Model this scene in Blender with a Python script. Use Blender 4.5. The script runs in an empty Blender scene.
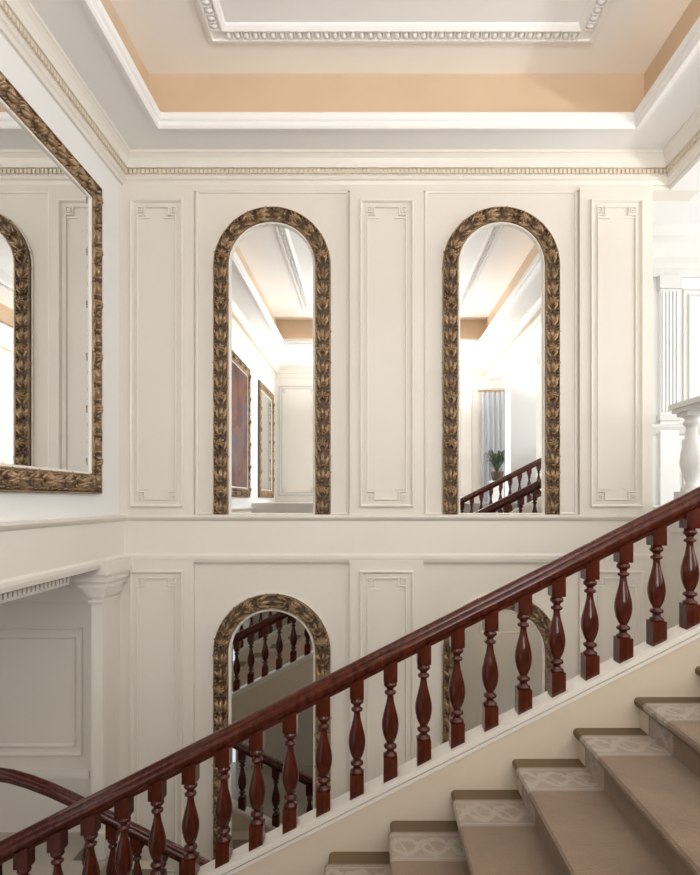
import bpy, bmesh, math, random
from mathutils import Vector, Matrix
random.seed(4)
EZ=4.6
F=560.0
D=4.63            # distance eye -> back wall (m)
K=D/F             # survey units of the back-wall drawing -> metres
def ax(u): return (u-370)*K
def az(v): return (500-v)*K
SL=0.507
# ------------------------------------------------------------ materials
def newmat(name):
    m=bpy.data.materials.new(name); m.use_nodes=True
    nt=m.node_tree; b=nt.nodes['Principled BSDF']; return m,nt,b
def paint(name,col,rough=0.45,var=0.03,bump=0.02):
    m,nt,b=newmat(name)
    n=nt.nodes.new('ShaderNodeTexNoise'); n.inputs['Scale'].default_value=1.7; n.inputs['Detail'].default_value=4
    tc=nt.nodes.new('ShaderNodeTexCoord'); nt.links.new(tc.outputs['Object'],n.inputs['Vector'])
    r=nt.nodes.new('ShaderNodeValToRGB')
    r.color_ramp.elements[0].position=.3; r.color_ramp.elements[1].position=.7
    r.color_ramp.elements[0].color=(*[c*(1-var) for c in col],1); r.color_ramp.elements[1].color=(*[min(1,c*(1+var)) for c in col],1)
    nt.links.new(n.outputs['Fac'],r.inputs['Fac']); nt.links.new(r.outputs['Color'],b.inputs['Base Color'])
    b.inputs['Roughness'].default_value=rough
    if bump:
        n2=nt.nodes.new('ShaderNodeTexNoise'); n2.inputs['Scale'].default_value=180
        nt.links.new(tc.outputs['Object'],n2.inputs['Vector'])
        bp=nt.nodes.new('ShaderNodeBump'); bp.inputs['Strength'].default_value=bump; bp.inputs['Distance'].default_value=.005
        nt.links.new(n2.outputs['Fac'],bp.inputs['Height']); nt.links.new(bp.outputs['Normal'],b.inputs['Normal'])
    return m
M_CREAM=paint('cream_wall_paint',(.795,.745,.672),.45,.015)
M_CREAM2=paint('cream_trim_paint',(.83,.785,.715),.35,.015)
M_WHITE=paint('white_paint',(.88,.875,.865),.5,.01)
M_HALL=paint('hall_paint',(.80,.79,.77),.5)
M_HALL2=paint('hall_trim_paint',(.66,.65,.62),.5)
M_CEIL=paint('ceiling_paint',(.91,.90,.89),.6,.01)
M_DENT=paint('dentil_paint',(.74,.65,.51),.4)
M_COVE=paint('cove_gold_paint',(.64,.49,.345),.5,.05)
M_STR=paint('stringer_paint',(.68,.585,.465),.35)
M_FLOOR=paint('marble_floor',(.50,.44,.37),.25,.12)
M_FLOOR2=paint('light_marble_floor',(.78,.75,.70),.25,.06)
M_TREAD=paint('tread_wool_edge',(.15,.10,.052),.9,.1,.3)
def wood():
    m,nt,b=newmat('mahogany_wood')
    tc=nt.nodes.new('ShaderNodeTexCoord'); mp=nt.nodes.new('ShaderNodeMapping'); mp.inputs['Scale'].default_value=(14,14,3)
    n=nt.nodes.new('ShaderNodeTexNoise'); n.inputs['Scale'].default_value=3; n.inputs['Detail'].default_value=6
    r=nt.nodes.new('ShaderNodeValToRGB'); r.color_ramp.elements[0].position=.3; r.color_ramp.elements[1].position=.75
    r.color_ramp.elements[0].color=(.034,.006,.003,1); r.color_ramp.elements[1].color=(.115,.020,.009,1)
    nt.links.new(tc.outputs['Object'],mp.inputs['Vector']); nt.links.new(mp.outputs['Vector'],n.inputs['Vector'])
    nt.links.new(n.outputs['Fac'],r.inputs['Fac']); nt.links.new(r.outputs['Color'],b.inputs['Base Color'])
    b.inputs['Roughness'].default_value=.13; b.inputs['IOR'].default_value=1.38
    b.inputs['Coat Weight'].default_value=.2; b.inputs['Coat Roughness'].default_value=.04
    return m
M_WOOD=wood()
def bronze():
    m,nt,b=newmat('carved_gilt_wood')
    tc=nt.nodes.new('ShaderNodeTexCoord')
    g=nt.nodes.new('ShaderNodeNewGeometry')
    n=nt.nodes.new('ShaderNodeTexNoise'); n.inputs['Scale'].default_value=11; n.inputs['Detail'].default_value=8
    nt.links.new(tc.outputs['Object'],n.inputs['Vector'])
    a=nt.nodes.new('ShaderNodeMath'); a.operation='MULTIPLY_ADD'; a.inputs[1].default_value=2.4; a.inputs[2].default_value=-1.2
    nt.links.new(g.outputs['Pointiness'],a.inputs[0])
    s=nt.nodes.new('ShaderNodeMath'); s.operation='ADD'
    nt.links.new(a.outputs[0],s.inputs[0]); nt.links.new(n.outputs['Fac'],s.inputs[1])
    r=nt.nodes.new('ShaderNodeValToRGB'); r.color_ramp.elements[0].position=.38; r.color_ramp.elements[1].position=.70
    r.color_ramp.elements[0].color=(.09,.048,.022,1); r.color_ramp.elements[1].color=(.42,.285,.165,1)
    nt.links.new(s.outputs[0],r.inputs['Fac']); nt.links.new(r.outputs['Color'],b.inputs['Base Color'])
    b.inputs['Roughness'].default_value=.35; b.inputs['Metallic'].default_value=.4
    return m
M_BRONZE=bronze()
M_BRBACK=paint('frame_ground_dark',(.085,.048,.022),.5,.2)
def mirror():
    m,nt,b=newmat('mirror_glass'); b.inputs['Base Color'].default_value=(.80,.81,.81,1)
    b.inputs['Metallic'].default_value=1; b.inputs['Roughness'].default_value=.0
    return m
M_MIR=mirror()
def carpet(name,c1,c2,pattern=False):
    m,nt,b=newmat(name); L=nt.links
    tc=nt.nodes.new('ShaderNodeTexCoord')
    n=nt.nodes.new('ShaderNodeTexNoise'); n.inputs['Scale'].default_value=6; n.inputs['Detail'].default_value=9; n.inputs['Roughness'].default_value=.65
    L.new(tc.outputs['Object'],n.inputs['Vector'])
    r=nt.nodes.new('ShaderNodeValToRGB'); r.color_ramp.elements[0].position=.3; r.color_ramp.elements[1].position=.7
    r.color_ramp.elements[0].color=(*[c*.92 for c in c1],1); r.color_ramp.elements[1].color=(*[c*1.22 for c in c1],1)
    L.new(n.outputs['Fac'],r.inputs['Fac'])
    out=r.outputs['Color']
    def math(op,a=None,bb=None,c=None):
        x=nt.nodes.new('ShaderNodeMath'); x.operation=op
        for i,v in enumerate((a,bb,c)):
            if v is None: continue
            if isinstance(v,(int,float)): x.inputs[i].default_value=v
            else: L.new(v,x.inputs[i])
        return x.outputs[0]
    if pattern:
        uv=nt.nodes.new('ShaderNodeUVMap'); uv.uv_map='UVMap'
        wn=nt.nodes.new('ShaderNodeTexNoise'); wn.inputs['Scale'].default_value=9; L.new(uv.outputs['UV'],wn.inputs['Vector'])
        sp=nt.nodes.new('ShaderNodeSeparateXYZ'); L.new(uv.outputs['UV'],sp.inputs[0])
        u=sp.outputs[0]; v=sp.outputs[1]
        vc=math('SUBTRACT',v,.5)
        vw=math('ADD',vc,math('MULTIPLY',math('SUBTRACT',wn.outputs['Fac'],.5),.3))
        ph=math('MULTIPLY',u,2*3.14159/.26)
        s=math('MULTIPLY',math('SINE',ph),.25)
        s2=math('MULTIPLY',math('SINE',math('MULTIPLY_ADD',ph,2.0,.8)),.2)
        l1=math('LESS_THAN',math('ABSOLUTE',math('SUBTRACT',vw,s)),.07)
        l2=math('LESS_THAN',math('ABSOLUTE',math('ADD',vw,s)),.07)
        l3=math('LESS_THAN',math('ABSOLUTE',math('SUBTRACT',vw,s2)),.05)
        e1=math('GREATER_THAN',math('ABSOLUTE',vc),.46)
        e2=math('LESS_THAN',math('ABSOLUTE',math('SUBTRACT',math('ABSOLUTE',vc),.38)),.018)
        f=math('MAXIMUM',math('MAXIMUM',l1,l2),math('MAXIMUM',l3,e2))
        mx=nt.nodes.new('ShaderNodeMix'); mx.data_type='RGBA'
        L.new(f,mx.inputs[0]); L.new(out,mx.inputs[6]); mx.inputs[7].default_value=(*c2,1)
        mx2=nt.nodes.new('ShaderNodeMix'); mx2.data_type='RGBA'
        L.new(e1,mx2.inputs[0]); L.new(mx.outputs[2],mx2.inputs[6]); mx2.inputs[7].default_value=(.25,.185,.125,1)
        out=mx2.outputs[2]
    L.new(out,b.inputs['Base Color'])
    n2=nt.nodes.new('ShaderNodeTexNoise'); n2.inputs['Scale'].default_value=200
    L.new(tc.outputs['Object'],n2.inputs['Vector'])
    bp=nt.nodes.new('ShaderNodeBump'); bp.inputs['Strength'].default_value=.8; bp.inputs['Distance'].default_value=.008
    L.new(n2.outputs['Fac'],bp.inputs['Height']); L.new(bp.outputs['Normal'],b.inputs['Normal'])
    b.inputs['Roughness'].default_value=.95
    b.inputs['Sheen Weight'].default_value=.15
    return m
M_CAR=carpet('runner_plain_wool',(.235,.160,.103),None)
M_BORD=carpet('runner_border_wool',(.33,.265,.205),(.43,.36,.295),True)
# ------------------------------------------------------------ mesh builder
class MB:
    def __init__(s): s.v=[];s.f=[];s.m=[];s.mats=[];s.uv={};s.sm=[]
    def mi(s,mat):
        if mat not in s.mats: s.mats.append(mat)
        return s.mats.index(mat)
    def add(s,vs,fs,mat,smooth=False,uvs=None):
        o=len(s.v); s.v+= [tuple(p) for p in vs]; k=s.mi(mat)
        for i,f in enumerate(fs):
            if uvs: s.uv[len(s.f)]=uvs[i]
            s.f.append([o+j for j in f]); s.m.append(k); s.sm.append(smooth)
    def box(s,x0,x1,y0,y1,z0,z1,mat):
        vs=[(x,y,z) for z in(z0,z1) for y in(y0,y1) for x in(x0,x1)]
        s.add(vs,[(0,2,3,1),(4,5,7,6),(0,1,5,4),(2,6,7,3),(0,4,6,2),(1,3,7,5)],mat)
    def shear(s,x0,x1,y0,y1,zt,zb,sl,mat):   # prism following the pitch: z = zt + sl*x
        vs=[]
        for x in(x0,x1):
            for y in(y0,y1):
                vs+= [(x,y,zb+sl*x),(x,y,zt+sl*x)]
        s.add(vs,[(0,1,3,2),(4,6,7,5),(0,4,5,1),(2,3,7,6),(1,5,7,3),(0,2,6,4)],mat)
    def sweep(s,path,prof,M,mat,closed=True,smooth=False):
        n=len(path); P=len(prof); vs=[]
        for i in range(n):
            p=Vector(path[i])
            a=Vector(path[(i-1)%n]) if (closed or i>0) else None
            b=Vector(path[(i+1)%n]) if (closed or i<n-1) else None
            ns=[]
            if a is not None:
                d=(p-a).normalized(); ns.append(Vector((-d.y,d.x)))
            if b is not None:
                d=(b-p).normalized(); ns.append(Vector((-d.y,d.x)))
            if len(ns)==2:
                mm=ns[0]+ns[1]; mm=mm/max(.15,(1+ns[0].dot(ns[1])))
            else: mm=ns[0]
            for(o,h) in prof:
                q=p+mm*o; vs.append(M(q.x,q.y,h))
        fs=[]
        for i in range(n if closed else n-1):
            j=(i+1)%n
            for k in range(P-1):
                fs.append((i*P+k,j*P+k,j*P+k+1,i*P+k+1))
        if not closed:
            fs.append(tuple(range(P))); fs.append(tuple((n-1)*P+k for k in range(P)))
        s.add(vs,fs,mat,smooth)
    def lathe(s,cx,cy,prof,mat,n=16,z0=0):
        vs=[];fs=[]
        for(r,z) in prof:
            for i in range(n):
                a=2*math.pi*i/n; vs.append((cx+r*math.cos(a),cy+r*math.sin(a),z0+z))
        for k in range(len(prof)-1):
            for i in range(n):
                j=(i+1)%n; fs.append((k*n+i,k*n+j,(k+1)*n+j,(k+1)*n+i))
        s.add(vs,fs,mat,True)
    def leaf(s,M,cx,cy,ang,L,W,H,h0,mat,ser=True,bend=0.0):
        nu,nv=8,5; vs=[];fs=[]
        for i in range(nu):
            t=i/(nu-1)
            w=W*.5*(math.sin(math.pi*min(1,t*.93+.05))**.7)
            if ser and i%2==0: w*=.72
            if i==nu-1: w=W*.06
            aa=ang+bend*t; ca,sa=math.cos(aa),math.sin(aa)
            for j in range(nv):
                q=-1+2*j/(nv-1)
                h=h0+H*(1-q*q)*(.35+.65*math.sin(math.pi*(.15+.8*t)))-(.35*H if j==2 and ser else 0)
                x=t*L; y=q*w
                vs.append(M(cx+ca*x-sa*y,cy+sa*x+ca*y,h if abs(q)<1 else h0-.004))
        for i in range(nu-1):
            for j in range(nv-1):
                a=i*nv+j; fs.append((a,a+nv,a+nv+1,a+1))
        s.add(vs,fs,mat,True)
    def dome(s,M,cx,cy,rx,ry,H,h0,mat,ang=0,n=8,rings=3):
        vs=[];fs=[];ca,sa=math.cos(ang),math.sin(ang)
        for k in range(rings):
            f=math.cos(k/rings*math.pi/2); hh=math.sin(k/rings*math.pi/2)
            for i in range(n):
                a=2*math.pi*i/n; x=rx*f*math.cos(a); y=ry*f*math.sin(a)
                vs.append(M(cx+ca*x-sa*y,cy+sa*x+ca*y,h0+H*hh))
        vs.append(M(cx,cy,h0+H))
        for k in range(rings-1):
            for i in range(n):
                j=(i+1)%n; fs.append((k*n+i,k*n+j,(k+1)*n+j,(k+1)*n+i))
        t=rings*n
        for i in range(n): fs.append(((rings-1)*n+i,(rings-1)*n+(i+1)%n,t))
        s.add(vs,fs,mat,True)
    def obj(s,name,world=True,parent=None,bevel=0):
        me=bpy.data.meshes.new(name)
        vs=[(x,y,z+EZ) for x,y,z in s.v] if world else s.v
        me.from_pydata(vs,[],s.f)
        for m in s.mats: me.materials.append(m)
        me.polygons.foreach_set('material_index',s.m); me.polygons.foreach_set('use_smooth',s.sm)
        if s.uv:
            ul=me.uv_layers.new(name='UVMap')
            for fi,uvs in s.uv.items():
                for li,uv in zip(me.polygons[fi].loop_indices,uvs): ul.data[li].uv=uv
        else:
            bm=bmesh.new(); bm.from_mesh(me); bmesh.ops.recalc_face_normals(bm,faces=bm.faces); bm.to_mesh(me); bm.free()
        me.update()
        o=bpy.data.objects.new(name,me); bpy.context.collection.objects.link(o)
        if parent: o.parent=parent
        if bevel:
            b=o.modifiers.new('bevel','BEVEL'); b.width=bevel; b.segments=2; b.limit_method='ANGLE'
        return o
def empty(name,loc=(0,0,0)):
    e=bpy.data.objects.new(name,None); e.location=loc; e.empty_display_size=.2
    bpy.context.collection.objects.link(e); return e
XL,XR,YB,YE=-2.05,2.48,D,-2.8
ZS,ZT=2.82,3.31
LZ=-2.749; HZ=-.056; FZ=-4.6
MBK=lambda a,b,h:(a,YB-h,b)        # on back wall
MPL=lambda a,b,h:(a,b,h)           # plan
MCE=lambda a,b,h:(a,b,ZT-h)
def rect(x0,x1,z0,z1): return [(x0,z0),(x1,z0),(x1,z1),(x0,z1)]
def notch(x0,x1,z0,z1,n,m):
    return [(x0+n,z0),(x1-n,z0),(x1-n,z0+m),(x1,z0+m),(x1,z1-m),(x1-n,z1-m),(x1-n,z1),(x0+n,z1),(x0+n,z1-m),(x0,z1-m),(x0,z0+m),(x0+n,z0+m)]
MOLD=[(0,0),(.0,.016),(.006,.024),(.014,.021),(.02,.008),(.024,0)]
FINE=[(0,0),(.001,.012),(.006,.016),(.011,.012),(.012,0)]
def panel(mb,M,x0,x1,z0,z1,base,mat,fret=True):
    Mb=lambda a,b,h:M(a,b,base+h)
    mb.sweep(rect(x0,x1,z0,z1),MOLD,Mb,mat)
    if fret:
        g=.055;n=.058
        mb.sweep(notch(x0+g,x1-g,z0+g,z1-g,n,n*1.1),FINE,Mb,mat)
        for(cx,sx) in((x0+g,1),(x1-g,-1)):
            for(cz,sz) in((z0+g,1),(z1-g,-1)):
                a0,a1=sorted((cx,cx+sx*.044)); b0,b1=sorted((cz,cz+sz*.05))
                mb.sweep(rect(a0,a1,b0,b1),[(0,0),(.001,.012),(.008,.012),(.009,0)],Mb,mat)
                mb.dome(Mb,(a0+a1)/2,(b0+b1)/2,.011,.011,.01,0,mat)
        for cz in(z0+g+.095,z1-g-.095):
            for(cx,sx) in((x0+g,1),(x1-g,-1)):
                a0,a1=sorted((cx,cx+sx*.10))
                pts=[Mb(a0,cz-.004,0),Mb(a1,cz-.004,0),Mb(a1,cz+.004,0),Mb(a0,cz+.004,0),Mb(a0,cz-.004,.01),Mb(a1,cz-.004,.01),Mb(a1,cz+.004,.01),Mb(a0,cz+.004,.01)]
                mb.add(pts,[(4,5,6,7),(0,1,5,4),(1,2,6,5),(2,3,7,6),(3,0,4,7)],mat)
# ------------------------------------------------------------ back wall
w=MB()
w.box(XL-.25,2.33,YB,YB+.17,az(537),3.45,M_CREAM)
w.box(2.33,XR+.25,YB,YB+.17,2.56,3.45,M_CREAM)
w.box(-4.3,2.36,YB,YB+.17,FZ,az(537),M_CREAM)
PIL=[(123,195),(350,423),(578,650)]
for(a,b) in PIL:
    w.box(ax(a) if a>130 else XL,ax(b),YB-.045,YB,az(515),az(191),M_CREAM)
    panel(w,MBK,ax(a+10),ax(b-10),az(507),az(203),.045,M_CREAM2)
    w.box(ax(a) if a>130 else XL,ax(b),YB-.045,YB,FZ,az(560),M_CREAM)
    panel(w,MBK,ax(a+10),ax(b-10),az(885),az(570),.045,M_CREAM2)
for(a,b) in((197,348),(425,576)):
    w.sweep(rect(ax(a),ax(b),az(514),az(192)),[(0,0),(0,.016),(.012,.012),(.016,0)],MBK,M_CREAM2)
w.box(XL,2.33,YB-.02,YB,az(192),2.60,M_CREAM)
panel(w,MBK,-4.1,ax(83),az(755),az(627),0,M_CREAM2,False)
panel(w,MBK,-4.02,ax(76),az(746),az(636),0,M_CREAM2,False)
w.box(-4.3,ax(90),YB-.02,YB,az(778),az(770),M_CREAM2)
w.obj('wall_back')
# storey band with ledge
t=MB()
bandp=[(0,az(562)),(.035,az(562)),(.045,az(558)),(.045,az(555)),(.03,az(553)),(.03,az(521)),(.05,az(519)),(.06,az(517)),(.06,az(514.5)),(0,az(514.5))]
path=[(2.36,YB),(XL,YB),(XL,-.3)]
t.sweep(path,[(o,z) for o,z in bandp],MPL,M_CREAM2,closed=False)
t.obj('trim_storey_band')
# ------------------------------------------------------------ cornice
c=MB()
prof=[(0,2.595),(.02,2.595),(.03,2.62),(.045,2.632),(.045,2.652),(.05,2.655),(.05,2.702),(.078,2.705),(.08,2.715),(.085,2.74),(.095,2.77),(.115,2.795),(.125,2.80),(.125,2.822),(0,2.822)]
c.sweep([(XL,YE),(XR,YE),(XR,YB),(XL,YB)],prof,MPL,M_CREAM2)
c.obj('trim_cornice')
c=MB()
def dent(mb,x0,x1,fixed,axis,sgn,z0,z1,o0,o1,step=.034,wd=.023,mat=M_DENT):
    n=int((x1-x0)/step)
    for i in range(n):
        a=x0+(i+.5)*step
        lo,hi=sorted((fixed+sgn*o0,fixed+sgn*o1))
        if axis=='x': mb.box(a-wd/2,a+wd/2,lo,hi,z0,z1,mat)
        else: mb.box(lo,hi,a-wd/2,a+wd/2,z0,z1,mat)
dent(c,XL+.05,XR-.05,YB,'x',-1,2.662,2.698,.048,.070)
dent(c,YE+.05,YB-.05,XL,'y',1,2.662,2.698,.048,.070)
dent(c,YE+.05,YB-.05,XR,'y',-1,2.662,2.698,.048,.070)
c.obj('trim_dentil_course')
# ------------------------------------------------------------ ceiling
TX0,TX1,TY0,TY1=-1.58,1.99,-.9,4.21
c=MB()
g=.14
c.box(XL-.2,TX0-.05,YE,YB,ZS,ZS+.04,M_CEIL); c.box(TX1+.05,XR+.2,YE,YB,ZS,ZS+.04,M_CEIL)
c.box(TX0-.05,TX1+.05,TY1+.05,YB,ZS,ZS+.04,M_CEIL); c.box(TX0-.05,TX1+.05,YE,TY0-.05,ZS,ZS+.04,M_CEIL)
tp=[(TX0,TY0),(TX1,TY0),(TX1,TY1),(TX0,TY1)]
c.sweep(tp,[(-.06,2.82),(-.055,2.808),(-.02,2.806),(-.008,2.822),(-.008,2.85),(.006,2.862),(.012,2.885),(.012,2.905),(0,2.917),(-.05,2.917),(-.05,2.862),(-g,2.862)],MPL,M_CEIL)
c.sweep(tp,[(-g,2.85),(-g,ZT+.01)],MPL,M_COVE)
c.box(TX0-.3,TX1+.3,TY0-.3,TY1+.3,ZT,ZT+.05,M_CEIL)
ex0,ex1,ey0,ey1=-1.13,1.575,-.45,4.01
c.sweep([(ex0,ey0),(ex1,ey0),(ex1,ey1),(ex0,ey1)],[(-.03,0),(-.03,.02),(0,.03),(.01,.03),(.014,.018),(.084,.018),(.09,.035),(.10,.035),(.125,.012),(.13,0)],MCE,M_CEIL)
def eggs(x0,x1,fixed,axis):
    n=int((x1-x0)/.062)
    for i in range(n):
        a=x0+(i+.5)*(x1-x0)/n
        if axis=='x':
            c.dome(MCE,a,fixed,.019,.029,.022,.018,M_CEIL); c.box(a+.027,a+.033,fixed-.028,fixed+.028,ZT-.034,ZT-.01,M_CEIL)
        else:
            c.dome(MCE,fixed,a,.029,.019,.022,.018,M_CEIL); c.box(fixed-.028,fixed+.028,a+.027,a+.033,ZT-.034,ZT-.01,M_CEIL)
eggs(ex0+.1,ex1-.1,ey1-.049,'x'); eggs(ex0+.1,ex1-.1,ey0+.049,'x')
eggs(ey0+.1,ey1-.1,ex0+.049,'y'); eggs(ey0+.1,ey1-.1,ex1-.049,'y')
c.sweep([(ex0+.35,ey0+.35),(ex1-.35,ey0+.35),(ex1-.35,ey1-.35),(ex0+.35,ey1-.35)],[(0,0),(0,.012),(.02,.016),(.03,0)],MCE,M_CEIL)
c.obj('ceiling')
# ------------------------------------------------------------ left wall
w=MB()
w.box(XL-.25,XL,YE,YB,-.46,3.45,M_WHITE)
w.box(XL-.25,XL,YE,-.35,FZ,-.46,M_WHITE)
w.sweep([(XL-.02,3.98),(XL-.02,-.35)],[(0,-.46),(0,-.475),(-.03,-.49),(-.05,-.50),(-.05,-.525),(-.07,-.53),(-.07,-.60),(-.22,-.60)],MPL,M_CREAM2,closed=False)
w.obj('wall_left')
c=MB(); dent(c,-.3,3.94,XL-.09,'y',1,-.575,-.54,.0,.035,.045,.028,M_CREAM2)
c.obj('trim_fascia_dentils')
p=MB()
PX0,PX1,PY0=-2.14,XL,4.30
p.box(PX0,PX1,PY0,YB,LZ,-.6,M_CREAM2)
for(v0,v1,e) in((-.79,-.765,.015),(-.74,-.71,.025),(-.71,-.67,.04),(-.67,-.62,.065),(-.62,-.565,.09),(-.565,-.46,.11)):
    p.box(PX0-e,PX1+e*.9,PY0-e,YB-.001,v0,v1,M_CREAM2)
p.box(PX0-.02,PX1+.02,PY0-.02,YB,LZ,LZ+.2,M_CREAM2)
p.box(-4.3,PX0-.11,YB-.06,YB,az(600),az(590),M_CREAM2); p.box(-4.3,PX0-.11,YB-.10,YB,az(590),az(580),M_CREAM2); p.box(-4.3,PX0-.11,YB-.15,YB,az(580),-.6,M_CREAM2)
p.obj('trim_pilaster')
w=MB(); w.box(-4.45,-4.3,-.35,YB,FZ,-.46,M_CREAM); w.obj('wall_corridor')
w=MB(); w.box(-4.3,XL-.25,-.35,YB,-.46,-.36,M_CEIL); w.obj('ceiling_corridor')
w=MB(); w.box(-4.3,-2.27,-.35,YB,LZ-.25,LZ,M_FLOOR); w.obj('floor_landing')
w=MB(); w.box(-4.3,2.36,-.6,YB,FZ-.1,FZ,M_FLOOR); w.obj('floor')
# ------------------------------------------------------------ right side
w=MB()
w.box(XR,XR+.3,YE,YB,2.56,3.45,M_WHITE)
w.box(XR,XR+.45,-1.05,-.64,HZ,2.56,M_WHITE)
w.box(2.37,2.5,2.87,YB,FZ,HZ-.2,M_CREAM)
w.box(2.37,3.2,2.88,3.0,FZ,HZ-.2,M_CREAM)
w.box(3.08,3.2,-.44,2.88,FZ,HZ-.2,M_CREAM)
w.obj('wall_right')
w=MB()
w.box(2.36,6.5,2.87,6.1,HZ-.2,HZ,M_FLOOR2); w.box(3.07,6.5,-.45,2.87,HZ-.2,HZ,M_FLOOR2); w.box(XL,6.5,YE,-.45,HZ-.2,HZ,M_FLOOR2)
w.obj('floor_upper')
w=MB()
w.box(2.2,6.6,6.1,6.2,HZ,3.1,M_HALL)
MH=lambda a,b,h:(a,6.1-h,b)
for i in range(4):
    x0=3.30+i*.8
    panel(w,MH,x0+.10,x0+.66,.92,2.30,0,M_HALL2,False); panel(w,MH,x0+.16,x0+.60,.98,2.24,0,M_HALL2,False)
    panel(w,MH,x0+.10,x0+.66,.12,.66,0,M_HALL2,False)
    w.box(x0-.16,x0+.04,6.05,6.1,HZ,2.42,M_HALL)
    for q in range(5):
        w.box(x0-.145+q*.038,x0-.145+q*.038+.02,6.03,6.05,.95,2.25,M_HALL)
    w.box(x0-.18,x0+.06,6.02,6.1,2.28,2.42,M_HALL2); w.box(x0-.18,x0+.06,6.02,6.1,.86,.92,M_HALL2)
w.sweep([(6.5,6.1),(2.33,6.1)],[(0,.70),(.03,.72),(.07,.79),(.05,.82),(0,.84)],MPL,M_HALL2,closed=False)
w.sweep([(6.5,6.1),(2.33,6.1)],[(0,2.42),(.03,2.42),(.04,2.47),(.06,2.5),(.06,2.56),(.10,2.6),(.14,2.66),(.18,2.72),(.18,2.80),(.22,2.9)],MPL,M_HALL2,closed=False)
w.obj('wall_hall_back')
w=MB(); w.box(2.19,2.33,YB+.17,6.1,HZ,3.1,M_HALL); w.obj('wall_hall_side')
w=MB(); w.box(XR+.3,6.6,YE,6.2,2.9,3.0,M_WHITE); w.box(2.2,XR+.3,YB+.17,6.2,2.9,3.0,M_WHITE); w.obj('ceiling_hall')
def window(name,M,a0,a1,b0,b1,nx,nz):
    e=MB()
    e.sweep(rect(a0-.12,a1+.12,b0-.12,b1+.12),[(0,0),(0,.05),(.03,.07),(.08,.06),(.12,.03),(.12,-.1)],M,M_WHITE)
    def bar(p0,p1,q0,q1):
        pts=[M(a,b,h) for h in(-.06,-.02) for(a,b) in((p0,q0),(p1,q0),(p1,q1),(p0,q1))]
        e.add(pts,[(0,1,2,3),(4,5,6,7),(0,1,5,4),(1,2,6,5),(2,3,7,6),(3,0,4,7)],M_WHITE)
    for i in range(1,nx): a=a0+(a1-a0)*i/nx; bar(a-.02,a+.02,b0,b1)
    for i in range(1,nz): b=b0+(b1-b0)*i/nz; bar(a0,a1,b-.015,b+.015)
    return e.obj(name)
w=MB()
wx0,wx1,wz0,wz1=-.9,1.7,.25,2.35
w.box(XL-.25,wx0,YE-.15,YE,FZ,3.45,M_CREAM2); w.box(wx1,6.6,YE-.15,YE,FZ,3.45,M_CREAM2)
w.box(wx0,wx1,YE-.15,YE,wz1,3.45,M_CREAM2); w.box(wx0,wx1,YE-.15,YE,FZ,wz0,M_CREAM2)
ME=lambda a,b,h:(a,YE+h,b)
panel(w,ME,-1.95,-1.15,.1,2.45,0,M_HALL2); 
panel(w,ME,1.92,2.20,.1,2.45,0,M_HALL2,False)
w.obj('wall_end')
window('added_window_1',ME,wx0,wx1,wz0,wz1,4,4)  # added window outside the view, frames the fill light from behind
w=MB(); w.box(XL,3.07,-.6,-.46,FZ,HZ-.2,M_CREAM)
MR=lambda a,b,h:(a,-.46+h,b)
for i in range(5): panel(w,MR,-1.9+i*.95,-1.15+i*.95,-2.3,-.45,0,M_CREAM2,False)
w.obj('wall_stair_rear')
w=MB(); hy0,hy1,hz0,hz1=-1.5,5.3,.2,2.6
w.box(6.5,6.65,YE,hy0,HZ,3,M_WHITE); w.box(6.5,6.65,hy1,6.2,HZ,3,M_WHITE); w.box(6.5,6.65,hy0,hy1,HZ,hz0,M_WHITE); w.box(6.5,6.65,hy0,hy1,hz1,3,M_WHITE)
w.obj('wall_hall_east')
window('window_2',lambda a,b,h:(6.5-h,a,b),hy0,hy1,hz0,hz1,7,4)
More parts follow.
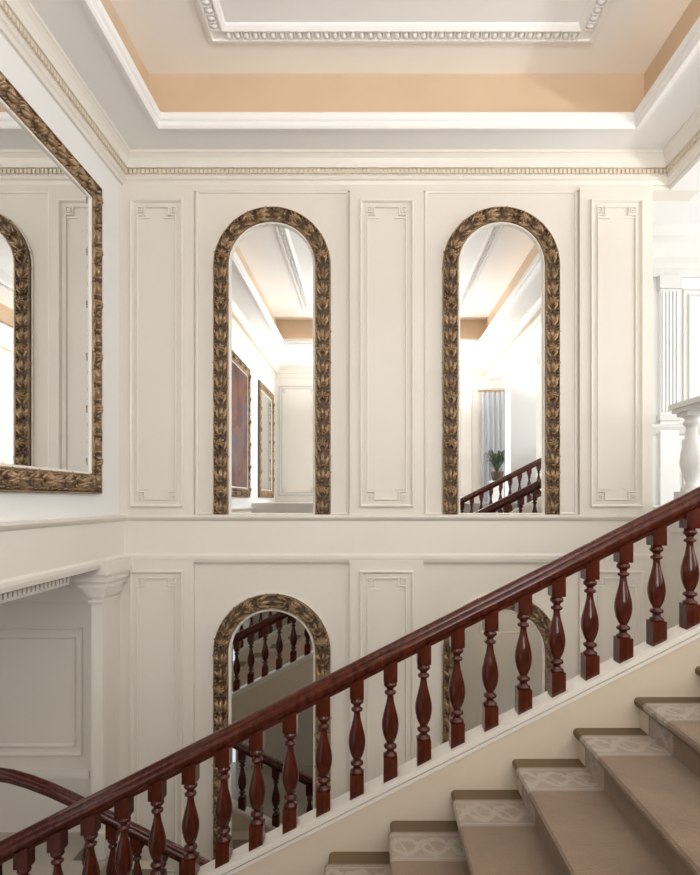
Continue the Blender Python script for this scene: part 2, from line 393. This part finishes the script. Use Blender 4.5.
# ------------------------------------------------------------ arched mirrors
def path_arch(R,zs,z0,n=28):
    pts=[(R,z0)]+[(R,z0+(zs-z0)*i/4) for i in range(1,4)]
    pts+=[(R*math.cos(math.pi*i/n),zs+R*math.sin(math.pi*i/n)) for i in range(n+1)]
    pts+=[(-R,z0+(zs-z0)*i/4) for i in range(3,0,-1)]+[(-R,z0)]
    return pts
def frame_ornament(mb,M,pts,wd,h0,flip=False):
    seg=[];L=0
    for a,b in zip(pts,pts[1:]):
        l=math.dist(a,b); seg.append((a,b,L,l)); L+=l
    n=2*int(L/.125/2)
    for i in range(n):
        s=(i+.5)/n*L
        for(a,b,l0,l) in seg:
            if l0<=s<=l0+l+1e-9: break
        t=(s-l0)/l; cx=a[0]+(b[0]-a[0])*t; cy=a[1]+(b[1]-a[1])*t
        ang=math.atan2(b[1]-a[1],b[0]-a[0])
        if flip and i>=n/2: ang+=math.pi
        nx,ny=-math.sin(ang),math.cos(ang); dx,dy=math.cos(ang),math.sin(ang)
        def P(u,v): return cx+dx*u+nx*v, cy+dy*u+ny*v
        def R(): return random.uniform(-.08,.08)
        for sg in(1,-1):
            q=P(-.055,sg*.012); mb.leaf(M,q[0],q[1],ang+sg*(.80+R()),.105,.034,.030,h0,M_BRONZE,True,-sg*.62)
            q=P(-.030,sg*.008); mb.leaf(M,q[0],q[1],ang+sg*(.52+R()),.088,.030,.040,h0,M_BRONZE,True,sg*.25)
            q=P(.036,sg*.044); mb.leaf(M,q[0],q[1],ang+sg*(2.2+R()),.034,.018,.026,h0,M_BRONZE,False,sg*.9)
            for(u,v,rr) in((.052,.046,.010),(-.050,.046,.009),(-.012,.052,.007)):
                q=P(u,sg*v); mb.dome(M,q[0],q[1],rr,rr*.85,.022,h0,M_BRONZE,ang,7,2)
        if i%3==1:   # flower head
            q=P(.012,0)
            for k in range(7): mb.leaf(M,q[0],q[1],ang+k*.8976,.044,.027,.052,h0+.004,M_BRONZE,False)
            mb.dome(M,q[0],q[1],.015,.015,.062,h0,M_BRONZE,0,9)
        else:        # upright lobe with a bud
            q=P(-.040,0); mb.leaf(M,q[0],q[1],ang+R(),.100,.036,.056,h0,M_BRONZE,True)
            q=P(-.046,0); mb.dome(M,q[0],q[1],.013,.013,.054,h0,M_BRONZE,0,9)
def arch_meshes():
    ML=lambda a,b,h:(a,-h,b)
    Ro=59.5*K; top=307*K; zs=top-Ro
    f=MB(); Rc=Ro-.075
    pts=path_arch(Rc,zs,0)
    f.sweep(pts,[(-.075,0),(-.075,.018),(-.068,.022),(-.062,.018)],ML,M_CREAM2,closed=False)
    f.sweep(pts,[(-.064,.0),(-.064,.038),(-.058,.046),(-.052,.042),(-.048,.022),(-.02,.024),(0,.026),(.02,.024),(.044,.022),(.048,.042),(.055,.046),(.060,.038),(.060,.0)],ML,M_BRBACK,closed=False)
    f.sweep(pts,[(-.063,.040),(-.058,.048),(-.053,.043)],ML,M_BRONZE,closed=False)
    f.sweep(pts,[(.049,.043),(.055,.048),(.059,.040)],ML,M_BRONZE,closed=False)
    frame_ornament(f,ML,pts,.125,.024,True)
    f.sweep(pts,[(.060,0),(.060,.034),(.066,.040),(.074,.036),(.080,.020),(.082,0)],ML,M_CREAM2,closed=False)
    g=MB(); Ri=Rc-.078
    gp=path_arch(Ri,zs,0)
    vs=[ML(a,b,.012) for a,b in gp]; g.add(vs,[tuple(range(len(vs)))],M_MIR)
    return f,g
f,gl=arch_meshes()
fo=f.obj('frame',world=False); go=gl.obj('mirror_glass',world=False)
fm,gm=fo.data,go.data
bpy.data.objects.remove(fo); bpy.data.objects.remove(go)
for i,(cx,vb) in enumerate(((272.5,514.5),(500.5,514.5),(272.5,899),(500.5,899))):
    e=empty('arched_wall_mirror' if i==0 else 'arched_wall_mirror.%03d'%i,(ax(cx),YB-.001,az(vb)+EZ))
    for nm,me in(('carved_frame',fm),('mirror_glass',gm)):
        o=bpy.data.objects.new(nm,me); o.parent=e; bpy.context.collection.objects.link(o)
# ------------------------------------------------------------ rectangular mirrors / painting on left wall
def rect_frame(name,y0,y1,z0,z1,fill):
    e=empty(name,(XL,(y0+y1)/2,(z0+z1)/2+EZ))
    hw,hh=(y1-y0)/2,(z1-z0)/2
    ML=lambda a,b,h:(h,a,b)
    f=MB(); fw=.075
    cpts=[(-hw+fw,-hh+fw),(hw-fw,-hh+fw),(hw-fw,hh-fw),(-hw+fw,hh-fw)]
    f.sweep(cpts,[(-.075,.001),(-.075,.03),(-.066,.036),(-.058,.02),(0,.024),(.05,.02),(.056,.030),(.066,.026),(.066,.001)],ML,M_BRBACK)
    f.sweep(cpts,[(-.074,.031),(-.066,.038),(-.060,.028)],ML,M_BRONZE); f.sweep(cpts,[(.053,.028),(.060,.034),(.066,.027)],ML,M_BRONZE)
    frame_ornament(f,ML,cpts+[cpts[0]],.13,.015)
    f.sweep(cpts,[(.066,.001),(.066,.026),(.080,.024),(.085,.001)],ML,M_CREAM2)
    f.obj('carved_frame',world=False,parent=e)
    g=MB(); a=hw-fw-.08; b=hh-fw-.08
    g.add([ML(-a,-b,.012),ML(a,-b,.012),ML(a,b,.012),ML(-a,b,.012)],[(0,1,2,3)],fill)
    g.obj('mirror_glass' if fill is M_MIR else 'canvas',world=False,parent=e)
rect_frame('rectangular_wall_mirror',2.10,4.22,.046,2.345,M_MIR)
def paintmat():
    m,nt,b=newmat('abstract_oil_painting')
    tc=nt.nodes.new('ShaderNodeTexCoord'); n=nt.nodes.new('ShaderNodeTexNoise'); n.inputs['Scale'].default_value=1.6; n.inputs['Detail'].default_value=7; n.inputs['Distortion'].default_value=1.2
    nt.links.new(tc.outputs['Object'],n.inputs['Vector'])
    r=nt.nodes.new('ShaderNodeValToRGB'); r.color_ramp.elements[0].position=.3; r.color_ramp.elements[0].color=(.04,.05,.09,1)
    r.color_ramp.elements[1].position=.72; r.color_ramp.elements[1].color=(.22,.15,.11,1)
    for p,cc in((.43,(.14,.03,.02,1)),(.52,(.22,.09,.04,1)),(.6,(.09,.075,.10,1))):
        k=r.color_ramp.elements.new(p); k.color=cc
    nt.links.new(n.outputs['Fac'],r.inputs['Fac']); nt.links.new(r.outputs['Color'],b.inputs['Base Color']); b.inputs['Roughness'].default_value=.6; b.inputs['IOR'].default_value=1.2; return m
rect_frame('framed_painting',-.2,1.85,.046,2.2,paintmat())
rect_frame('rectangular_wall_mirror.001',-2.5,-1.0,.046,2.2,M_MIR)
# ------------------------------------------------------------ staircase
YS=2.71; YN=-.30
run,rise=.295,.1496
X0,Z0=.983,-1.103
def stair_profile(k0,k1,dx=0,dz=0):
    pts=[];kinds=[]
    for k in range(k0,k1+1):
        x=X0+run*k; z=Z0+rise*k
        seq=[(x+.028,z-rise,'r'),(x+.028,z-.045,'r'),(x+.008,z-.040,'t'),(x,z-.028,'t'),(x,z-.014,'t'),(x+.008,z-.003,'t'),(x+.022,z,'t')]
        for(a,b,kk) in seq: pts.append((a+dx,b+dz)); kinds.append(kk)
    pts.append((X0+run*(k1+1)+.028+dx,Z0+rise*k1+dz)); kinds.append('t')
    return pts,kinds
def extr(mb,pts,kinds,y0,y1,mr,mt,uvw=False):
    s=0
    for i in range(len(pts)-1):
        a,b=pts[i],pts[i+1]; l=math.dist(a,b)
        vs=[(a[0],y0,a[1]),(b[0],y0,b[1]),(b[0],y1,b[1]),(a[0],y1,a[1])]
        mat=mr if (abs(b[0]-a[0])<.001 and abs(b[1]-a[1])>.06) else mt
        mb.add(vs,[(0,1,2,3)],mat,False,[[(s,0),(s+l,0),(s+l,1),(s,1)]] if uvw else None)
        s+=l
root=empty('staircase',(0,0,EZ))
def child(mb,name,**k):
    o=mb.obj(name,world=False,parent=root,**k); return o
s=MB(); pts,kd=stair_profile(-11,6)
extr(s,pts,kd,YN,YS,M_STR,M_TREAD)
s.shear(-2.26,3.05,YN,YS,-1.60-.22,-1.60-.32,SL,M_CREAM)
child(s,'steps')
def string(mb,y0,y1):
    yf,yb=y0,y1
    mb.shear(-2.3,3.05,yf,yb,-1.44,-2.0,SL,M_STR)
    mb.shear(-2.3,3.05,yf-.012,yb+.012,-1.414,-1.442,SL,M_CREAM2)
    mb.shear(-2.3,3.05,yf-.006,yb+.006,-1.452,-1.470,SL,M_CREAM2)
s=MB(); string(s,YS,YS+.10); child(s,'stringer_wall_side')
s=MB(); string(s,YN-.10,YN); child(s,'stringer_near_side')
r_=MB(); pts,kd=stair_profile(-11,6,-.012,.012)
extr(r_,pts,kd,2.38,2.60,M_BORD,M_BORD,True)
extr(r_,pts,kd,.26,2.38,M_CAR,M_CAR,True)
extr(r_,pts,kd,.04,.26,M_BORD,M_BORD,True)
pb,_=stair_profile(-11,6,0,0)
for yy in(2.60,.04):
    for i in range(len(pts)-1):
        r_.add([(pts[i][0],yy,pts[i][1]),(pts[i+1][0],yy,pts[i+1][1]),(pb[i+1][0],yy,pb[i+1][1]),(pb[i][0],yy,pb[i][1])],[(0,1,2,3)],M_TREAD,False,[[(0,0)]*4])
r_.obj('stair_runner_carpet')
# added lamp under the stair, fill for the dark lower mirror
e=empty('added_understair_fill',(2.35,1.2,-1.92+SL*2.35+EZ))
m=MB()
mt=paint('brass_fill_lamp',(.5,.36,.16),.3,.05)
m.lathe(0,0,[(0,.02),(.09,.02),(.09,-.06),(.04,-.08),(.012,-.09),(.012,-.30),(.05,-.31),(.12,-.36),(.16,-.44),(.155,-.44),(.11,-.37),(.04,-.33),(0,-.33)],mt,24)
m.obj('canopy_and_shade',world=False,parent=e)
l=bpy.data.lights.new('fill_bulb','POINT'); l.energy=36; l.shadow_soft_size=.06; l.color=(1,.93,.84)
o=bpy.data.objects.new('fill_bulb',l); o.location=(0,0,-.47); o.parent=e; bpy.context.collection.objects.link(o)
# balusters
def baluster_mesh(H,sl,mat,sc=1):
    b=MB(); q=.034*sc
    def block(z0,z1,s0,s1):
        vs=[]
        for(zz,sh) in((z0,s0),(z1,s1)):
            for(x,y) in((-q,-q),(q,-q),(q,q),(-q,q)): vs.append((x,y,zz+sh*x))
        b.add(vs,[(0,1,2,3),(4,5,6,7),(0,1,5,4),(1,2,6,5),(2,3,7,6),(3,0,4,7)],mat)
    block(-.012,.19*H,sl,0); block(.86*H,H+.012,0,sl)
    pr=[(.0,.19),(.032,.19),(.034,.2),(.032,.212),(.022,.222),(.018,.238),(.020,.252),(.030,.262),(.033,.275),(.030,.288),(.019,.297),(.018,.308),(.025,.33),(.034,.37),(.040,.42),(.042,.46),(.040,.51),(.034,.56),(.027,.61),(.020,.66),(.0165,.70),(.0155,.725),(.018,.735),(.027,.742),(.029,.753),(.027,.764),(.017,.772),(.0165,.785),(.023,.80),(.031,.812),(.033,.825),(.031,.838),(.026,.848),(.026,.858),(0,.861)]
    b.lathe(0,0,[(r*sc,z*H) for r,z in pr],mat,20)
    return b
BH=.553
bo=baluster_mesh(BH,SL,M_WOOD).obj('baluster',world=False); bm_=bo.data; bpy.data.objects.remove(bo)
RS=[(-.024,-.045),(-.026,-.03),(-.030,-.024),(-.040,-.018),(-.044,-.008),(-.044,.006),(-.040,.016),(-.030,.024),(-.030,.028),(-.026,.040),(-.016,.049),(0,.052),(.016,.049),(.026,.040),(.030,.028),(.030,.024),(.040,.016),(.044,.006),(.044,-.008),(.040,-.018),(.030,-.024),(.026,-.03),(.024,-.045)]
def rail(mb,path,y0,mat,sc=1):
    n=len(path);P=len(RS);vs=[]
    for i in range(n):
        a=Vector(path[max(0,i-1)]);b=Vector(path[min(n-1,i+1)]);d=(b-a).normalized(); nn=Vector((-d.y,d.x))
        for(dy,dn) in RS: vs.append((path[i][0]+nn.x*dn*sc,y0+dy*sc,path[i][1]+nn.y*dn*sc))
    fs=[(i*P+k,(i+1)*P+k,(i+1)*P+(k+1)%P,i*P+(k+1)%P) for i in range(n-1) for k in range(P)]
    fs+=[tuple(range(P)),tuple((n-1)*P+k for k in range(P))]
    mb.add(vs,fs,mat,True)
def autos(o):
    for p in o.data.polygons: p.use_smooth=True
    m=o.modifiers.new('e','EDGE_SPLIT'); m.split_angle=math.radians(40)
def newel(mb,x,y,z0,z1,mat):
    q=.06; h=z1-z0
    mb.box(x-q,x+q,y-q,y+q,z0,z0+.32*h,mat); mb.box(x-q,x+q,y-q,y+q,z0+.8*h,z1,mat)
    mb.box(x-q*1.25,x+q*1.25,y-q*1.25,y+q*1.25,z1,z1+.03,mat)
    mb.lathe(x,y,[(r,z*h) for r,z in [(.055,.32),(.055,.34),(.03,.36),(.05,.42),(.058,.48),(.045,.58),(.03,.68),(.03,.72),(.045,.74),(.045,.76),(.03,.78),(.03,.8)]],mat,18,z0)
    mb.lathe(x,y,[(.05,.03),(.03,.045),(.055,.08),(.05,.12),(.02,.14),(0,.145)],mat,18,z1)
def balustrade(name,yc):
    e=empty(name,(0,yc,EZ))
    m=MB(); zc=-.815
    rail(m,[(x,zc+SL*x) for x in(-2.36,-1,0,1,2,3.1)],0,M_WOOD); o=m.obj('handrail',world=False,parent=e); autos(o)
    m=MB(); newel(m,-2.42,0,LZ,LZ+.86,M_WOOD); newel(m,3.16,0,HZ,HZ+.9,M_WOOD); o=m.obj('newel_posts',world=False,parent=e)
    xs=[1.576+.164*k for k in range(-23,10)]
    for k,x in enumerate(xs):
        if x<-2.28 or x>3.0: continue
        o=bpy.data.objects.new('baluster_%d'%k,bm_); o.parent=e; o.location=(x,0,-1.414+SL*x); bpy.context.collection.objects.link(o)
balustrade('stair_balustrade',2.76)
balustrade('stair_balustrade.001',-.35)
# ------------------------------------------------------------ lower flight
YL=3.78
root2=empty('lower_staircase',(0,0,EZ))
s=MB()
for k in range(12):
    x=-2.0+run*k; z=LZ-rise*(k+1)
    s.box(x-.02,x+run,YL+.05,YB-.13,z-.2,z,M_STR)
    s.box(x-.02,x+run,YL+.2,YB-.25,z-.01,z+.012,M_CAR)
s.box(-2.27,-2.0,YL-.05,YB-.36,LZ-.25,LZ,M_FLOOR)
s.obj('steps',world=False,parent=root2)
s=MB(); s.shear(-2.0,1.5,YL-.05,YL+.05,-3.0-.65,-3.0-1.2,-SL,M_STR); s.shear(-2.0,1.5,YL-.06,YL+.06,-3.0-.63,-3.0-.655,-SL,M_CREAM2)
s.obj('stringer',world=False,parent=root2)
m=MB(); zc=-3.04
pth=[(-3.6,-1.835),(-2.75,-1.835),(-2.55,-1.845),(-2.42,-1.865),(-2.3,-1.90),(-2.15,-1.957),(-2.0,zc+SL*2.0),(-1,zc+SL),(0,zc),(1.5,zc-SL*1.5)]
rail(m,pth,YL,M_WOOD,.85); autos(m.obj('handrail',world=False,parent=root2))
for k in range(21):
    x=-1.9+.164*k
    o=bpy.data.objects.new('baluster_%d'%k,bm_); o.parent=root2; o.rotation_euler=(0,0,math.pi); o.location=(x,YL,-3.63-SL*x); bpy.context.collection.objects.link(o)
m=MB(); newel(m,-3.55,YL,LZ,LZ+.86,M_WOOD); m.obj('newel_post',world=False,parent=root2)
# ------------------------------------------------------------ white stone balustrade on the upper landing
e=empty('stone_balustrade',(2.47,4.3,HZ+EZ))
m=MB()
m.box(-.09,.09,-.09,.09,0,.12,M_HALL)
m.lathe(0,0,[(.075,.12),(.08,.14),(.05,.17),(.045,.2),(.07,.28),(.085,.34),(.075,.42),(.05,.52),(.04,.60),(.04,.62),(.06,.635),(.06,.655),(.045,.67),(.06,.69),(.07,.70)],M_HALL,20)
m.box(-.075,.075,-.075,.075,.70,.73,M_HALL)
m.box(-.10,.10,-1.35,.10,.73,.76,M_HALL); m.box(-.12,.12,-1.37,.12,.76,.80,M_HALL)
for k in range(1,5):
    m.lathe(0,-.28*k,[(.06,.0),(.06,.1),(.045,.13),(.045,.2),(.07,.28),(.08,.34),(.07,.42),(.05,.52),(.04,.62),(.06,.65),(.06,.73)],M_HALL,18)
m.obj('balusters_and_cap',world=False,parent=e)
# ------------------------------------------------------------ curtain + plant in the far gallery
def curtain():
    m,nt,b=newmat('grey_linen'); b.inputs['Base Color'].default_value=(.58,.59,.62,1); b.inputs['Roughness'].default_value=.9
    n=nt.nodes.new('ShaderNodeTexNoise'); n.inputs['Scale'].default_value=60
    bp=nt.nodes.new('ShaderNodeBump'); bp.inputs['Strength'].default_value=.2; nt.links.new(n.outputs['Fac'],bp.inputs['Height']); nt.links.new(bp.outputs['Normal'],b.inputs['Normal']); return m
mc=curtain(); m=MB(); N=60; vs=[];fs=[]
for i in range(N+1):
    x=2.38+.75*i/N; y=YE+.10+.03*math.sin(i*.75)+.01*math.sin(i*2.1)
    vs+=[(x,y,HZ+.01),(x,y,2.3)]
for i in range(N): fs.append((2*i,2*i+2,2*i+3,2*i+1))
m.add(vs,fs,mc,True); m.box(2.3,3.2,YE+.08,YE+.11,2.3,2.34,M_BRONZE); m.obj('curtain')
pl=empty('potted_fern',(2.62,-2.3,HZ+EZ))
m=MB(); m.box(-.14,.14,-.14,.14,0,.03,M_WHITE); m.box(-.11,.11,-.11,.11,.03,.42,M_WHITE); m.box(-.14,.14,-.14,.14,.42,.45,M_WHITE)
m.lathe(0,0,[(0,.45),(.08,.45),(.11,.5),(.13,.6),(.135,.64),(.12,.64),(.115,.6),(0,.6)],M_BRBACK,20)
m.obj('pot_and_stand',world=False,parent=pl)
mg=paint('fern_green',(.07,.10,.05),.5,.3)
m=MB()
for i in range(60):
    a=random.uniform(0,6.28); L=random.uniform(.3,.55); up=random.uniform(.2,.5); n=7
    vs=[];fs=[]
    for k in range(n+1):
        t=k/n; r=L*.6*t; z=.6+up*math.sin(t*2.2); wv=.022*math.sin(math.pi*min(1,t*.9+.08))
        for sgn in(-1,1): vs.append((r*math.cos(a)-sgn*wv*math.sin(a),r*math.sin(a)+sgn*wv*math.cos(a),z))
    for k in range(n): fs.append((2*k,2*k+1,2*k+3,2*k+2))
    m.add(vs,fs,mg,True)
m.obj('fronds',world=False,parent=pl)
# ------------------------------------------------------------ lights
def area(name,loc,rot,sx,sy,pw,col):
    l=bpy.data.lights.new(name,'AREA'); l.shape='RECTANGLE'; l.size=sx; l.size_y=sy; l.energy=pw; l.color=col
    o=bpy.data.objects.new(name,l); o.location=(loc[0],loc[1],loc[2]+EZ); o.rotation_euler=rot; bpy.context.collection.objects.link(o); return o
H=math.pi/2
area('rear_fill_light_1',((wx0+wx1)/2,YE-.10,(wz0+wz1)/2),(H,0,0),wx1-wx0,wz1-wz0,125,(1,.98,.95))  # added fill from behind the camera, set in the added window
area('window_daylight_2',(6.6,(hy0+hy1)/2,(hz0+hz1)/2),(0,H,0),hz1-hz0,hy1-hy0,165,(.96,.98,1))
oc=(1,.70,.42)
area('cove_light_1',((TX0+TX1)/2,TY1+.095,2.87),(math.pi,0,0),3.5,.05,.9,oc)
area('cove_light_2',((TX0+TX1)/2,TY0-.095,2.87),(math.pi,0,0),3.5,.05,3,oc)
area('cove_light_3',(TX0-.095,(TY0+TY1)/2,2.87),(math.pi,0,0),.05,4.9,.7,oc)
area('cove_light_4',(TX1+.095,(TY0+TY1)/2,2.87),(math.pi,0,0),.05,4.9,2.5,oc)
area('corridor_fill_light',(-3.3,2.6,-.48),(0,0,0),.8,2.2,6,(1,.96,.9))  # added fill for the lower left corridor, no known fixture
for i,(lx,ly,en) in enumerate(((.40,-.85,190),(1.35,-1.6,35),(4.0,2.9,80),(3.9,.6,120))):  # added uplights out of view, fill to brighten the ceiling
    e=empty('added_fill_torchiere' if i==0 else 'added_fill_torchiere.%03d'%i,(lx,ly,HZ+EZ))
    m=MB(); m.lathe(0,0,[(0,0),(.16,0),(.16,.02),(.05,.05),(.02,.08),(.015,.2),(.025,.25),(.015,.3),(.013,1.3),(.03,1.33),(.013,1.36),(.013,1.52),(.06,1.54),(.15,1.60),(.20,1.68),(.19,1.68),(.14,1.61),(.05,1.555),(0,1.55)],mt,28)
    m.obj('stand_and_bowl',world=False,parent=e)
    l=bpy.data.lights.new('fill_bulb','SPOT'); l.energy=en; l.spot_size=math.radians(176); l.spot_blend=.3; l.shadow_soft_size=.08; l.color=(1,.97,.93)
    o=bpy.data.objects.new('fill_bulb',l); o.rotation_euler=(math.pi,0,0); o.location=(0,0,1.68); o.parent=e; bpy.context.collection.objects.link(o)
wld=bpy.data.worlds.new('world'); bpy.context.scene.world=wld; wld.use_nodes=True
wld.node_tree.nodes['Background'].inputs[0].default_value=(.9,.95,1,1); wld.node_tree.nodes['Background'].inputs[1].default_value=1.0
# ------------------------------------------------------------ camera
cd=bpy.data.cameras.new('camera'); cd.sensor_width=36; cd.lens=F/875*36
cd.shift_x=-20/875; cd.shift_y=62.5/875; cd.clip_start=.05
co=bpy.data.objects.new('camera',cd); co.location=(0,0,EZ); co.rotation_euler=(H,0,0)
bpy.context.collection.objects.link(co); bpy.context.scene.camera=co
bpy.context.scene.view_settings.view_transform='Standard'
bpy.context.scene.view_settings.exposure=0.0
